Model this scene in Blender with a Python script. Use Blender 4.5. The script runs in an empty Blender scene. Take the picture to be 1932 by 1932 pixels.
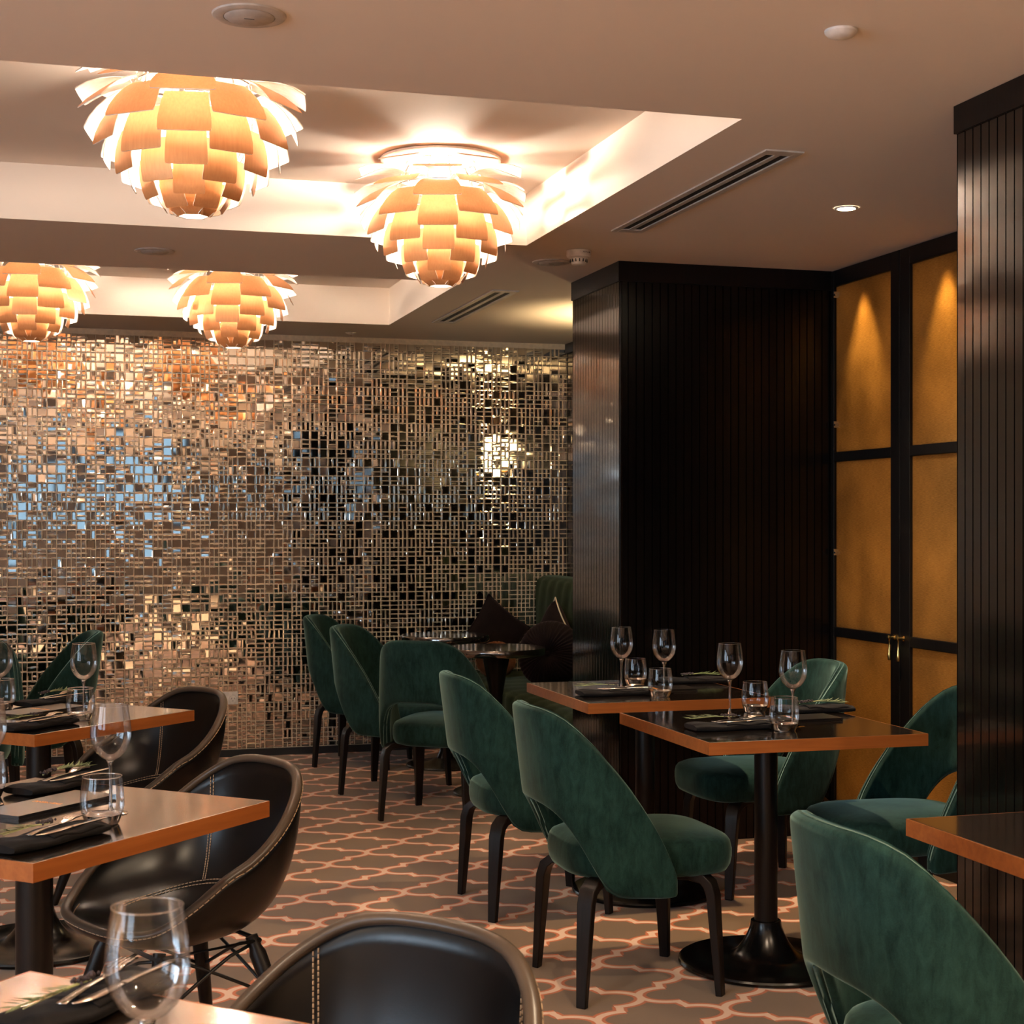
import bpy, math, random
from mathutils import Vector, Matrix
random.seed(7)
sc = bpy.context.scene
COL = sc.collection
R = math.radians
PI = math.pi

# ---------------------------------------------------------------- helpers
def tag(o, label=None, cat=None, group=None, kind=None):
    if label: o['label'] = label
    if cat: o['category'] = cat
    if group: o['group'] = group
    if kind: o['kind'] = kind
    return o

def empty(name, loc, rz=0, label=None, cat=None, group=None, kind=None):
    o = bpy.data.objects.new(name, None)
    o.empty_display_size = .1
    COL.objects.link(o)
    o.location = loc
    o.rotation_euler = (0, 0, rz)
    return tag(o, label, cat, group, kind)

def kids(o):
    return [c for c in bpy.data.objects if c.parent is o]

def copy_tree(o, parent=None):
    c = o.copy()
    COL.objects.link(c)
    if parent is not None:
        c.parent = parent
        c.matrix_parent_inverse = o.matrix_parent_inverse.copy()
    for ch in kids(o):
        copy_tree(ch, c)
    return c

class MB:
    def __init__(s):
        s.v = []; s.f = []; s.m = []; s.mi = 0; s.T = None
    def mat(s, i):
        s.mi = i; return s
    def add(s, vs, fs):
        b = len(s.v)
        if s.T is not None:
            vs = [tuple(s.T @ Vector(p)) for p in vs]
        s.v += [tuple(p) for p in vs]
        for f in fs:
            s.f.append(tuple(b + i for i in f)); s.m.append(s.mi)
        return s
    def box(s, x0, x1, y0, y1, z0, z1):
        return s.add([(x0,y0,z0),(x1,y0,z0),(x1,y1,z0),(x0,y1,z0),(x0,y0,z1),(x1,y0,z1),(x1,y1,z1),(x0,y1,z1)],
                     [(0,3,2,1),(4,5,6,7),(0,1,5,4),(1,2,6,5),(2,3,7,6),(3,0,4,7)])
    def quad(s, a, b, c, d):
        return s.add([a,b,c,d], [(0,1,2,3)])
    def grid(s, fn, nu, nv, cu=False, cv=False, flip=False):
        uu = nu if cu else nu + 1
        vv = nv if cv else nv + 1
        vs = [fn(i/nu, j/nv) for i in range(uu) for j in range(vv)]
        fs = []
        for i in range(nu):
            for j in range(nv):
                a = i*vv + j; b = ((i+1) % uu)*vv + j
                c = ((i+1) % uu)*vv + (j+1) % vv; d = i*vv + (j+1) % vv
                fs.append((a,d,c,b) if flip else (a,b,c,d))
        return s.add(vs, fs)
    def lathe(s, prof, n=32, c=(0,0,0)):
        vs = []; fs = []; ring = []
        for (r, z) in prof:
            if r < 1e-6:
                ring.append((len(vs), 1)); vs.append((c[0], c[1], c[2]+z))
            else:
                ring.append((len(vs), n))
                for k in range(n):
                    a = 2*PI*k/n
                    vs.append((c[0]+r*math.cos(a), c[1]+r*math.sin(a), c[2]+z))
        for i in range(len(prof)-1):
            (a, na), (b, nb) = ring[i], ring[i+1]
            for k in range(n):
                k2 = (k+1) % n
                if na == 1 and nb == 1: continue
                if na == 1: fs.append((a, b+k2, b+k))
                elif nb == 1: fs.append((a+k, a+k2, b))
                else: fs.append((a+k, a+k2, b+k2, b+k))
        return s.add(vs, fs)
    def sweep(s, path, sec, up=None, closed=False, caps=True, scale=None):
        """sec: list of (n, b) offsets; the frame keeps close to `up` as binormal"""
        path = [Vector(p) for p in path]
        n = len(path); m = len(sec); vs = []; fs = []
        b0 = Vector(up) if up is not None else None
        prev = None
        for i, p in enumerate(path):
            if closed:
                t = path[(i+1) % n] - path[i-1]
            else:
                t = path[min(i+1, n-1)] - path[max(i-1, 0)]
            t.normalize()
            if b0 is not None:
                nn = b0.cross(t)
            elif prev is None:
                a = Vector((0,0,1)) if abs(t.z) < .9 else Vector((1,0,0))
                nn = a.cross(t)
            else:
                nn = prev - t*prev.dot(t)
            if nn.length < 1e-6: nn = Vector((1,0,0))
            nn.normalize(); prev = nn
            bb = t.cross(nn)
            k = scale[i] if scale else 1
            ka, kb = k if isinstance(k, tuple) else (k, k)
            for (x, y) in sec:
                vs.append(p + nn*x*ka + bb*y*kb)
        seg = n if closed else n-1
        for i in range(seg):
            for j in range(m):
                a = i*m + j; b = i*m + (j+1) % m
                c = ((i+1) % n)*m + (j+1) % m; d = ((i+1) % n)*m + j
                fs.append((a, b, c, d))
        if caps and not closed:
            fs.append(tuple(range(m-1, -1, -1)))
            fs.append(tuple((n-1)*m + j for j in range(m)))
        return s.add(vs, fs)
    def tube(s, path, r, n=8, closed=False, scale=None):
        return s.sweep(path, [(r*math.cos(2*PI*k/n), r*math.sin(2*PI*k/n)) for k in range(n)], closed=closed, scale=scale)
    def build(s, name, mats, parent=None, smooth=35, sub=0, bevel=0, solid=0, loc=None):
        me = bpy.data.meshes.new(name)
        me.from_pydata(s.v, [], s.f)
        if not isinstance(mats, (list, tuple)): mats = [mats]
        for m in mats: me.materials.append(m)
        if len(mats) > 1:
            me.polygons.foreach_set('material_index', s.m)
        if smooth:
            me.polygons.foreach_set('use_smooth', [True]*len(me.polygons))
            if smooth < 180: me.set_sharp_from_angle(angle=R(smooth))
        me.update()
        o = bpy.data.objects.new(name, me)
        COL.objects.link(o)
        if parent is not None: o.parent = parent
        if loc is not None: o.location = loc
        if solid:
            md = o.modifiers.new('s', 'SOLIDIFY'); md.thickness = solid; md.offset = 0
        if bevel:
            md = o.modifiers.new('b', 'BEVEL'); md.width = bevel; md.segments = 2; md.limit_method = 'ANGLE'; md.angle_limit = R(40)
        if sub:
            md = o.modifiers.new('u', 'SUBSURF'); md.levels = sub; md.render_levels = sub
        return o

def interp(tbl, x):
    """smooth (Catmull-Rom) interpolation of a table [(x, y...)]"""
    n = len(tbl)
    if x <= tbl[0][0]: return tbl[0][1:] if len(tbl[0]) > 2 else tbl[0][1]
    if x >= tbl[-1][0]: return tbl[-1][1:] if len(tbl[0]) > 2 else tbl[-1][1]
    i = 0
    while tbl[i+1][0] < x: i += 1
    x0, x1 = tbl[i][0], tbl[i+1][0]
    t = (x-x0)/(x1-x0); out = []
    for k in range(1, len(tbl[0])):
        p1, p2 = tbl[i][k], tbl[i+1][k]
        m1 = (p2 - tbl[i-1][k])/(x1 - tbl[i-1][0])*(x1-x0) if i > 0 else (p2-p1)
        m2 = (tbl[i+2][k] - p1)/(tbl[i+2][0]-x0)*(x1-x0) if i+2 < n else (p2-p1)
        t2, t3 = t*t, t*t*t
        out.append((2*t3-3*t2+1)*p1 + (t3-2*t2+t)*m1 + (-2*t3+3*t2)*p2 + (t3-t2)*m2)
    return out if len(out) > 1 else out[0]

# ---------------------------------------------------------------- materials
class NT:
    def __init__(s, name):
        s.m = bpy.data.materials.new(name); s.m.use_nodes = True
        s.n = s.m.node_tree.nodes; s.l = s.m.node_tree.links
        s.n.clear()
        s.out = s.n.new('ShaderNodeOutputMaterial')
    def new(s, t, **kw):
        x = s.n.new('ShaderNode'+t)
        for k, v in kw.items(): setattr(x, k, v)
        return x
    def setin(s, node, key, v):
        if hasattr(v, 'is_output'): s.l.new(v, node.inputs[key])
        else: node.inputs[key].default_value = v
    def math(s, op, a, b=0.0, c=None, clamp=False):
        x = s.new('Math', operation=op, use_clamp=clamp)
        s.setin(x, 0, a); s.setin(x, 1, b)
        if c is not None: s.setin(x, 2, c)
        return x.outputs[0]
    def mix(s, f, a, b):
        x = s.new('Mix', data_type='RGBA')
        s.setin(x, 0, f); s.setin(x, 6, a); s.setin(x, 7, b)
        return x.outputs[2]
    def coords(s, scale=(1,1,1), kind='Object', rot=(0,0,0)):
        c = s.new('TexCoord'); mp = s.new('Mapping')
        mp.inputs['Scale'].default_value = scale
        mp.inputs['Rotation'].default_value = rot
        s.l.new(c.outputs[kind], mp.inputs[0])
        return mp.outputs[0]
    def noise(s, vec, scale=5, detail=4, rough=.5, dist=0):
        x = s.new('TexNoise')
        s.l.new(vec, x.inputs['Vector'])
        x.inputs['Scale'].default_value = scale; x.inputs['Detail'].default_value = detail
        x.inputs['Roughness'].default_value = rough; x.inputs['Distortion'].default_value = dist
        return x.outputs[0]
    def ramp(s, f, stops):
        x = s.new('ValToRGB')
        s.l.new(f, x.inputs[0])
        e = x.color_ramp.elements
        while len(e) < len(stops): e.new(.5)
        for el, (p, c) in zip(e, stops):
            el.position = p; el.color = (*c, 1) if len(c) == 3 else c
        return x.outputs[0]
    def bump(s, h, strength=.2, dist=.01):
        x = s.new('Bump')
        x.inputs['Strength'].default_value = strength; x.inputs['Distance'].default_value = dist
        s.l.new(h, x.inputs['Height'])
        return x.outputs[0]
    def pbr(s, **kw):
        p = s.new('BsdfPrincipled')
        al = dict(color='Base Color', rough='Roughness', metal='Metallic', spec='Specular IOR Level', coat='Coat Weight', coatr='Coat Roughness',
                  sheen='Sheen Weight', sheenr='Sheen Roughness', sheent='Sheen Tint', normal='Normal', emit='Emission Color', emits='Emission Strength', ior='IOR', trans='Transmission Weight', coatn='Coat Normal', coati='Coat IOR')
        for k, v in kw.items():
            if isinstance(v, tuple) and len(v) == 3: v = (*v, 1)
            s.setin(p, al[k], v)
        s.l.new(p.outputs[0], s.out.inputs[0])
        return p
    def surf(s, sh):
        s.l.new(sh, s.out.inputs[0]); return s.m

def plain(name, color, rough=.5, metal=0, **kw):
    t = NT(name)
    v = t.coords()
    n = t.noise(v, 40, 2)
    c2 = tuple(min(1, x*1.12) for x in color); c1 = tuple(x*.9 for x in color)
    t.pbr(color=t.ramp(n, [(.3, c1), (.7, c2)]), rough=rough, metal=metal, **kw)
    return t.m

def wood(name, c1, c2, rough=.3, axis='Z', coat=0, coatr=.1, scale=1, bump=.08, spec=.5, coati=1.5):
    t = NT(name)
    sq = {'Z': (30, 30, 1.6), 'X': (1.6, 30, 30), 'Y': (30, 1.6, 30)}[axis]
    v = t.coords(tuple(x*scale for x in sq))
    n = t.noise(v, 2.0, 6, .6, .6)
    v2 = t.coords(tuple(x*scale*.3 for x in sq))
    n2 = t.noise(v2, 1.2, 3, .5, 2.2)
    f = t.math('ADD', t.math('MULTIPLY', n, .6), t.math('MULTIPLY', n2, .4))
    t.pbr(color=t.ramp(f, [(.36, c1), (.64, c2)]), rough=rough, coat=coat, coatr=coatr, coati=coati, spec=spec, normal=t.bump(n, bump, .004))
    return t.m

M = {}
M['panel'] = wood('dark_panel_wood', (.0010,.0006,.0006), (.0034,.0021,.0017), .26, 'Z', coat=.0, coatr=.2, bump=.03, spec=.30)
M['panelgloss'] = wood('glossy_dark_panel_wood', (.0014,.0009,.0008), (.0060,.0038,.0028), .13, 'Z', coat=.5, coatr=.10, bump=.02, spec=.5)
M['frame'] = wood('black_frame_wood', (.002,.0015,.0015), (.0055,.004,.0035), .42, 'Z', spec=.28)
M['top'] = wood('table_top_wood', (.006,.004,.003), (.018,.011,.007), .14, 'X', coat=1, coatr=.085, bump=.02, spec=1.0, coati=2.4)
M['edge'] = wood('table_edge_wood', (.25,.070,.014), (.36,.112,.025), .32, 'X', coat=.3)
M['legwood'] = wood('chair_leg_wood', (.0035,.0022,.0018), (.012,.0075,.0055), .4, 'Z', bump=.1, spec=.3)
M['blackmetal'] = plain('black_painted_metal', (.004,.0035,.0035), .22, 0, spec=.45)
M['pole'] = plain('dark_brown_pole_metal', (.006,.004,.0035), .32, 0, spec=.35)
M['wire'] = plain('black_wire', (.006,.006,.006), .4)
M['chrome'] = plain('chrome', (.8,.78,.75), .12, 1)
M['steel'] = plain('cutlery_steel', (.85,.76,.68), .18, 1)
M['brass'] = plain('polished_brass', (.95,.60,.20), .18, 1)
M['white'] = plain('white_plastic', (.78,.74,.70), .4)
M['whitemetal'] = plain('white_vent_metal', (.62,.57,.52), .4)
M['black'] = plain('matt_black', (.006,.005,.005), .6)
M['grille'] = plain('speaker_cloth_grille', (.50,.46,.43), .6)
M['recess'] = plain('speaker_trim_paint', (.55,.49,.44), .5)
M['paint'] = plain('ceiling_paint', (.83,.75,.675), .85)
for n_ in M['paint'].node_tree.nodes:
    if n_.type == 'VALTORGB': n_.color_ramp.elements[0].color = n_.color_ramp.elements[1].color = (.85,.745,.655,1)
M['wallpaint'] = plain('side_wall_paint', (.62,.54,.47), .8)
M['rearpaint'] = plain('rear_wall_paint', (.10,.072,.055), .7)
M['coverpaper'] = plain('menu_cover_board', (.016,.012,.010), .30, coat=.8, coatr=.22)
M['foil'] = plain('orange_foil_print', (.95,.36,.08), .4)
M['print'] = plain('grey_print', (.05,.05,.05), .6)
M['stitch'] = plain('tan_stitching', (.42,.28,.17), .7)
M['leaf_green'] = plain('herb_leaf', (.13,.165,.065), .55)
M['stem_green'] = plain('herb_stem', (.42,.44,.20), .6)
M['lavender'] = plain('dried_lavender', (.05,.036,.040), .9)
M['piping'] = plain('cushion_piping', (.62,.56,.42), .6)
M['seam'] = plain('dark_seam', (.004,.014,.011), .9)
M['copper_in'] = plain('leaf_inner_white', (.88,.80,.72), .55)

def copper():
    t = NT('leaf_outer_copper')
    v = t.coords((60, 60, 3))
    n = t.noise(v, 3, 3)
    t.pbr(color=t.ramp(n, [(.3, (.76,.35,.14)), (.7, (.82,.40,.17))]), rough=.42, metal=.45)
    return t.m
M['copper'] = copper()

def velvet(name, c1, c2, tint, sheen=.6):
    t = NT(name)
    v = t.coords()
    vs = t.coords((14, 14, 4.5))
    n1 = t.noise(v, 9, 4, .6)
    n2 = t.noise(vs, 3.5, 5, .65, .5)
    n3 = t.noise(v, 420, 2)
    f = t.math('ADD', t.math('MULTIPLY', n1, .4), t.math('MULTIPLY', n2, .6))
    f = t.math('ADD', t.math('MULTIPLY', f, .85), t.math('MULTIPLY', n3, .15))
    t.pbr(color=t.ramp(f, [(.38, c1), (.62, c2)]), rough=.85, spec=.15, sheen=sheen, sheenr=.35, sheent=(*tint, 1), normal=t.bump(n3, .12, .002))
    return t.m
M['velvet'] = velvet('green_velvet', (.0025,.013,.0105), (.015,.046,.037), (.50,.78,.70), .58)
M['velvet2'] = velvet('olive_banquette_velvet', (.012,.020,.009), (.022,.036,.016), (.5,.6,.4), .3)
M['plum'] = velvet('plum_velvet', (.006,.003,.003), (.011,.006,.006), (.5,.35,.35), .25)
M['fur'] = velvet('brown_fur', (.10,.030,.010), (.22,.08,.03), (.8,.5,.3), .5)
M['napkin'] = velvet('black_napkin_linen', (.006,.005,.005), (.012,.0095,.009), (.5,.45,.42), .1)

def leather(name, c1, c2, rough):
    t = NT(name)
    v = t.coords()
    n = t.noise(v, 240, 3, .6)
    n2 = t.noise(v, 7, 2)
    t.pbr(color=t.ramp(n2, [(.3, c1), (.7, c2)]), rough=rough, spec=.36, normal=t.bump(n, .06, .002))
    return t.m
M['leather'] = leather('black_leather', (.0028,.0022,.0022), (.0042,.0033,.0032), .30)
M['rim'] = leather('brown_leather_piping', (.060,.041,.028), (.085,.058,.040), .32)

def thin_glass():
    t = NT('thin_clear_glass')
    fr = t.new('Fresnel'); fr.inputs['IOR'].default_value = 1.5
    lw = t.new('LayerWeight'); lw.inputs['Blend'].default_value = .25
    f = t.math('ADD', t.math('MULTIPLY', fr.outputs[0], .62), .012, clamp=True)
    fc = t.math('POWER', lw.outputs['Facing'], 4.0)
    tr = t.new('BsdfTransparent')
    t.l.new(t.ramp(fc, [(0, (.975,.975,.975)), (1, (.42,.42,.43))]), tr.inputs[0])
    gl = t.new('BsdfGlossy'); gl.inputs['Roughness'].default_value = .015
    mx = t.new('MixShader')
    t.l.new(f, mx.inputs[0]); t.l.new(tr.outputs[0], mx.inputs[1]); t.l.new(gl.outputs[0], mx.inputs[2])
    return t.surf(mx.outputs[0])
M['glass'] = thin_glass()
def solid_glass():
    t = NT('solid_clear_glass')
    g = t.new('BsdfGlass'); g.inputs['IOR'].default_value = 1.48; g.inputs['Roughness'].default_value = .01
    return t.surf(g.outputs[0])
M['sglass'] = solid_glass()
def tint():
    t = NT('sky_dimming_filter')
    tr = t.new('BsdfTransparent'); tr.inputs[0].default_value = (.22,.25,.27,1)  # added filter, lets only part of the sky through
    return t.surf(tr.outputs[0])
M['tint'] = tint()

def mirror():
    t = NT('mirror_mosaic_glass')
    v = t.coords()
    n = t.noise(v, 30, 3)
    t.pbr(color=t.ramp(n, [(.3, (.88,.82,.74)), (.7, (.95,.90,.82))]), metal=1, rough=.03)
    return t.m
M['mirror'] = mirror()
M['grout'] = plain('mosaic_grout', (.72,.585,.42), .4)  # tan grout, lightened to stand in for reflections on the tile bevels

def goldpane():
    t = NT('gold_mesh_glass')
    v = t.coords((1, 260, 260))
    w1 = t.new('TexWave', wave_type='BANDS', bands_direction='Y'); w1.inputs['Scale'].default_value = 190; w1.inputs['Distortion'].default_value = 1.0
    w2 = t.new('TexWave', wave_type='BANDS', bands_direction='Z'); w2.inputs['Scale'].default_value = 190; w2.inputs['Distortion'].default_value = 1.0
    vo = t.coords()
    t.l.new(vo, w1.inputs['Vector']); t.l.new(vo, w2.inputs['Vector'])
    n = t.noise(t.coords((1, 30, 300)), 1.5, 4)
    n2 = t.noise(vo, 3.0, 3)
    h = t.math('MULTIPLY', w1.outputs[1], w2.outputs[1])
    f = t.math('ADD', t.math('MULTIPLY', h, .25), t.math('ADD', t.math('MULTIPLY', n, .35), t.math('MULTIPLY', n2, .4)))
    c = t.ramp(f, [(.30, (.17,.098,.030)), (.70, (.56,.350,.130))])
    p = t.pbr(color=c, rough=.34, metal=.35, spec=.5, normal=t.bump(h, .25, .002))
    tl = t.new('BsdfTranslucent'); t.l.new(c, tl.inputs[0])
    mx = t.new('MixShader'); mx.inputs[0].default_value = .6
    t.l.new(p.outputs[0], mx.inputs[1]); t.l.new(tl.outputs[0], mx.inputs[2])
    return t.surf(mx.outputs[0])
M['gold'] = goldpane()

def carpet():
    t = NT('trellis_carpet')
    c = t.new('TexCoord'); sp = t.new('SeparateXYZ')
    t.l.new(c.outputs['Object'], sp.inputs[0])
    pX, pY = .38, .362
    x = t.math('DIVIDE', t.math('SUBTRACT', sp.outputs[0], 1.625), pX/2)
    y = t.math('DIVIDE', t.math('SUBTRACT', sp.outputs[1], 4.600), pY/2)
    fx = t.math('PINGPONG', x, 1.0); fy = t.math('PINGPONG', y, 1.0)
    rx, ry = .465, .375
    def arc(ux, uy):
        dx = t.math('DIVIDE', t.math('SUBTRACT', ux, rx), rx); dy = t.math('DIVIDE', uy, ry)
        q = t.math('SQRT', t.math('ADD', t.math('MULTIPLY', dx, dx), t.math('MULTIPLY', dy, dy)))
        gx = t.math('DIVIDE', dx, rx); gy = t.math('DIVIDE', dy, ry)
        g = t.math('SQRT', t.math('ADD', t.math('MULTIPLY', gx, gx), t.math('MULTIPLY', gy, gy)))
        d = t.math('ABSOLUTE', t.math('DIVIDE', t.math('MULTIPLY', t.math('SUBTRACT', q, 1.0), q), t.math('ADD', g, .02)))
        over = t.math('MAXIMUM', t.math('SUBTRACT', ux, rx+.07), 0.0)
        return t.math('ADD', d, t.math('MULTIPLY', over, 12.0))
    d1 = arc(fx, fy)
    d2 = arc(t.math('SUBTRACT', 1.0, fx), t.math('SUBTRACT', 1.0, fy))
    # little steep step joining the two arcs
    sl_ = math.hypot(1-2*rx, 1-2*ry); ux_, uy_ = (1-2*rx)/sl_, (1-2*ry)/sl_
    X5 = t.math('SUBTRACT', fx, .5); Y5 = t.math('SUBTRACT', fy, .5)
    a = t.math('ADD', t.math('MULTIPLY', X5, ux_), t.math('MULTIPLY', Y5, uy_))
    b = t.math('SUBTRACT', t.math('MULTIPLY', X5, uy_), t.math('MULTIPLY', Y5, ux_))
    ea = t.math('MAXIMUM', t.math('SUBTRACT', t.math('ABSOLUTE', a), sl_/2), 0.0)
    d3 = t.math('ADD', t.math('ABSOLUTE', b), t.math('MULTIPLY', ea, 3.0))
    d = t.math('MINIMUM', t.math('MINIMUM', d1, d2), d3)
    nz = t.noise(c.outputs['Object'], 260, 2)
    d = t.math('ADD', d, t.math('MULTIPLY', t.math('SUBTRACT', nz, .5), .02))
    def step(e0, e1):
        mr = t.new('MapRange'); mr.inputs[1].default_value = e0; mr.inputs[2].default_value = e1
        mr.inputs[3].default_value = 1; mr.inputs[4].default_value = 0
        t.l.new(d, mr.inputs[0]); return mr.outputs[0]
    inner = step(.048, .066); outer = step(.100, .124)
    pile = t.noise(c.outputs['Object'], 500, 2)
    blot = t.noise(c.outputs['Object'], 3.5, 4)
    ff = t.math('ADD', t.math('MULTIPLY', pile, .5), t.math('MULTIPLY', blot, .5))
    base = t.ramp(ff, [(.3, (.150,.088,.041)), (.7, (.255,.155,.078))])
    col = t.mix(outer, base, (.62,.155,.042,1))
    col = t.mix(inner, col, (.87,.61,.45,1))
    t.pbr(color=col, rough=.95, spec=.1, sheen=.25, sheenr=.5, normal=t.bump(pile, .35, .004))
    return t.m
M['carpet'] = carpet()

def emis(name, col, s):
    t = NT(name)
    e = t.new('Emission'); e.inputs[0].default_value = (*col, 1); e.inputs[1].default_value = s
    return t.surf(e.outputs[0])
M['bulb'] = emis('lamp_bulb_glow', (1, .83, .66), 275)
M['down'] = emis('downlight_glow', (1, .80, .55), 60)

# ---------------------------------------------------------------- room shell
CH = 2.48          # main ceiling height
CT = 2.686         # height inside the coffers
XL, XR, YN, YF = -4.0, 3.85, -4.0, 9.25
def struct(name, mb, m, parent=None, smooth=0, **kw):
    o = mb.build(name, m, parent, smooth=smooth, **kw)
    if parent is None: tag(o, kind='structure')
    return o

fl = MB().box(XL-.1, XR+.1, 1.0, YF+.1, -.06, 0)
struct('floor', fl, M['carpet'])
struct('floor', MB().box(XL-.1, XR+.1, YN-.1, 1.0, -.06, 0), wood('pale_bounce_floor', (.50,.37,.26), (.64,.49,.35), .35, 'Y', scale=.4))  # pale strip behind the camera, added to bounce light onto the ceiling

coffers = [(-2.0, 1.81, 3.94, 5.985), (-2.0, 1.80, 6.985, 8.61)]
cm = MB()
ys = [YN, 3.94, 5.985, 6.985, 8.61, YF+.1]
cm.quad((XL,YN,CH),(XL,3.94,CH),(XR+.1,3.94,CH),(XR+.1,YN,CH))
cm.quad((XL,5.985,CH),(XL,6.985,CH),(XR+.1,6.985,CH),(XR+.1,5.985,CH))
cm.quad((XL,8.61,CH),(XL,YF+.1,CH),(XR+.1,YF+.1,CH),(XR+.1,8.61,CH))
for x0, x1, y0, y1 in coffers:
    cm.quad((XL,y0,CH),(XL,y1,CH),(x0,y1,CH),(x0,y0,CH))
    cm.quad((x1,y0,CH),(x1,y1,CH),(XR+.1,y1,CH),(XR+.1,y0,CH))
    cm.quad((x0,y0,CT),(x0,y1,CT),(x1,y1,CT),(x1,y0,CT))
    cm.quad((x0,y0,CH),(x1,y0,CH),(x1,y0,CT),(x0,y0,CT))
    cm.quad((x0,y1,CH),(x0,y1,CT),(x1,y1,CT),(x1,y1,CH))
    cm.quad((x0,y0,CH),(x0,y0,CT),(x0,y1,CT),(x0,y1,CH))
    cm.quad((x1,y0,CH),(x1,y1,CH),(x1,y1,CT),(x1,y0,CT))
struct('ceiling', cm, M['paint'])

# mirror mosaic wall
wb = MB().box(XL, 3.3, YF, YF+.1, 0, CH)
wall_back = struct('wall_back', wb, M['grout'])
mm = MB()
P0 = .0535; BZ = .044
def tile(x0, x1, z0, z1):
    g = .0021
    x0 += g; x1 -= g; z0 += g; z1 -= g
    b = .0043; hgt = .0046
    tx = random.gauss(0, .00028); tz = random.gauss(0, .00028)
    w = (x1-x0)/2; hh = (z1-z0)/2
    Y = YF-.001
    fr = []
    for sx, sz in ((-1,-1),(1,-1),(1,1),(-1,1)):
        fr.append(((x0+x1)/2+sx*(w-b), Y-hgt + sx*tx*w/.024 + sz*tz*hh/.024, (z0+z1)/2+sz*(hh-b)))
    bk = [(x0,Y,z0),(x1,Y,z0),(x1,Y,z1),(x0,Y,z1)]
    mm.add(fr+bk, [(0,1,2,3),(4,5,1,0),(5,6,2,1),(6,7,3,2),(7,4,0,3)])
nx = int((3.06+1.15)/P0)+1; nz = int((CH-BZ)/P0)+1
xs0 = 3.06 - nx*P0
for i in range(nx):
    for k in range(nz):
        x0 = xs0+i*P0; z0 = BZ+k*P0
        x1 = x0+P0; z1 = min(z0+P0, CH)
        if z1-z0 < .03: continue
        xm = (x0+x1)/2; zm = (z0+z1)/2
        q = random.random()
        if q < .22: tile(x0,x1,z0,z1)
        elif q < .40: tile(x0,xm,z0,z1); tile(xm,x1,z0,z1)
        elif q < .58: tile(x0,x1,z0,zm); tile(x0,x1,zm,z1)
        elif q < .80:
            tile(x0,xm,z0,zm); tile(xm,x1,z0,zm); tile(x0,xm,zm,z1); tile(xm,x1,zm,z1)
        elif q < .85: tile(x0,xm,z0,z1); tile(xm,x1,z0,zm); tile(xm,x1,zm,z1)
        elif q < .90: tile(x0,xm,z0,zm); tile(x0,xm,zm,z1); tile(xm,x1,z0,z1)
        elif q < .95: tile(x0,x1,z0,zm); tile(x0,xm,zm,z1); tile(xm,x1,zm,z1)
        else: tile(x0,xm,z0,zm); tile(xm,x1,z0,zm); tile(x0,x1,zm,z1)
mm.build('mirror_mosaic', M['mirror'], wall_back, smooth=0)
struct('baseboard_back', MB().box(XL, 3.06, YF-.016, YF, 0, .042), M['black'])

def grooved(mb, p0, p1, z0, z1, step=.0365, gw=.0048, gd=.008):
    """vertical tongue-and-groove boards from p0 to p1 (plan), facing the left of the direction p0->p1"""
    p0 = Vector((p0[0], p0[1], 0)); p1 = Vector((p1[0], p1[1], 0))
    L = (p1-p0).length; t = (p1-p0)/L; n = Vector((-t.y, t.x, 0))
    k = max(1, round(L/step)); st = L/k
    pr = []
    for i in range(k):
        a = i*st
        pr += [(a, 0), (a+st-gw, 0), (a+st-gw/2, -gd)]
    pr.append((L, 0))
    vs = []
    for s_, d in pr:
        q = p0 + t*s_ + n*d
        vs += [(q.x, q.y, z0), (q.x, q.y, z1)]
    fs = [(2*i+1, 2*i+3, 2*i+2, 2*i) for i in range(len(pr)-1)]
    mb.add(vs, fs)

# far column and the long dark front beside the cabinet doors
cx0, cy0, cy1 = 2.295, 6.226, 6.85
wf = MB()
grooved(wf, (cx0, cy0), (3.85, cy0), 0, CH)          # front (faces the camera): normal must be -Y
wf2 = MB()
col_far = empty('wall_column_far', (0,0,0), kind='structure')
def boards(name, p0, p1, z0, z1, parent, m='panel'):
    b = MB(); grooved(b, p0, p1, z0, z1); return b.build(name, M[m], parent, smooth=0)
boards('front_boards', (3.75, cy0), (cx0, cy0), 0, CH, col_far)
boards('side_boards', (cx0, cy0), (cx0, cy1), 0, CH, col_far, 'panelgloss')
MB().box(cx0+.006, 3.05, cy0+.006, cy1, 0, CH).build('core', M['panel'], col_far, smooth=0)
MB().box(cx0-.006, 3.3, cy0-.006, cy1+.004, CH-.085, CH-.001).build('cornice', M['frame'], col_far, smooth=0)
MB().box(cx0+.0, cx0+.012, cy0-.003, cy0+.012, 0, CH-.085).build('corner_bead', M['panel'], col_far, smooth=0, bevel=.004)
# alcove side wall
wr = empty('wall_right_far', (0,0,0), kind='structure')
boards('side_boards', (3.06, cy1), (3.06, YF), 0, CH, wr, 'panelgloss')
MB().box(3.066, 3.16, cy1, YF, 0, CH).build('core', M['panel'], wr, smooth=0)
MB().box(3.045, 3.06, cy1, YF-.01, CH-.06, CH-.001).build('cornice', M['frame'], wr, smooth=0)
# near column
cn0, cn1 = 3.03, 3.655
col_near = empty('wall_column_near', (0,0,0), kind='structure')
boards('side_boards', (2.30, cn0), (2.30, cn1), 0, CH, col_near, 'panelgloss')
boards('front_boards', (XR, cn0), (2.30, cn0), 0, CH, col_near)
boards('rear_boards', (2.30, cn1), (XR, cn1), 0, CH, col_near)
MB().box(2.306, XR, cn0+.006, cn1-.006, 0, CH).build('core', M['panel'], col_near, smooth=0)
MB().box(2.294, XR, cn0-.006, cn1+.006, CH-.075, CH-.001).build('cornice', M['frame'], col_near, smooth=0)
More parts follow.
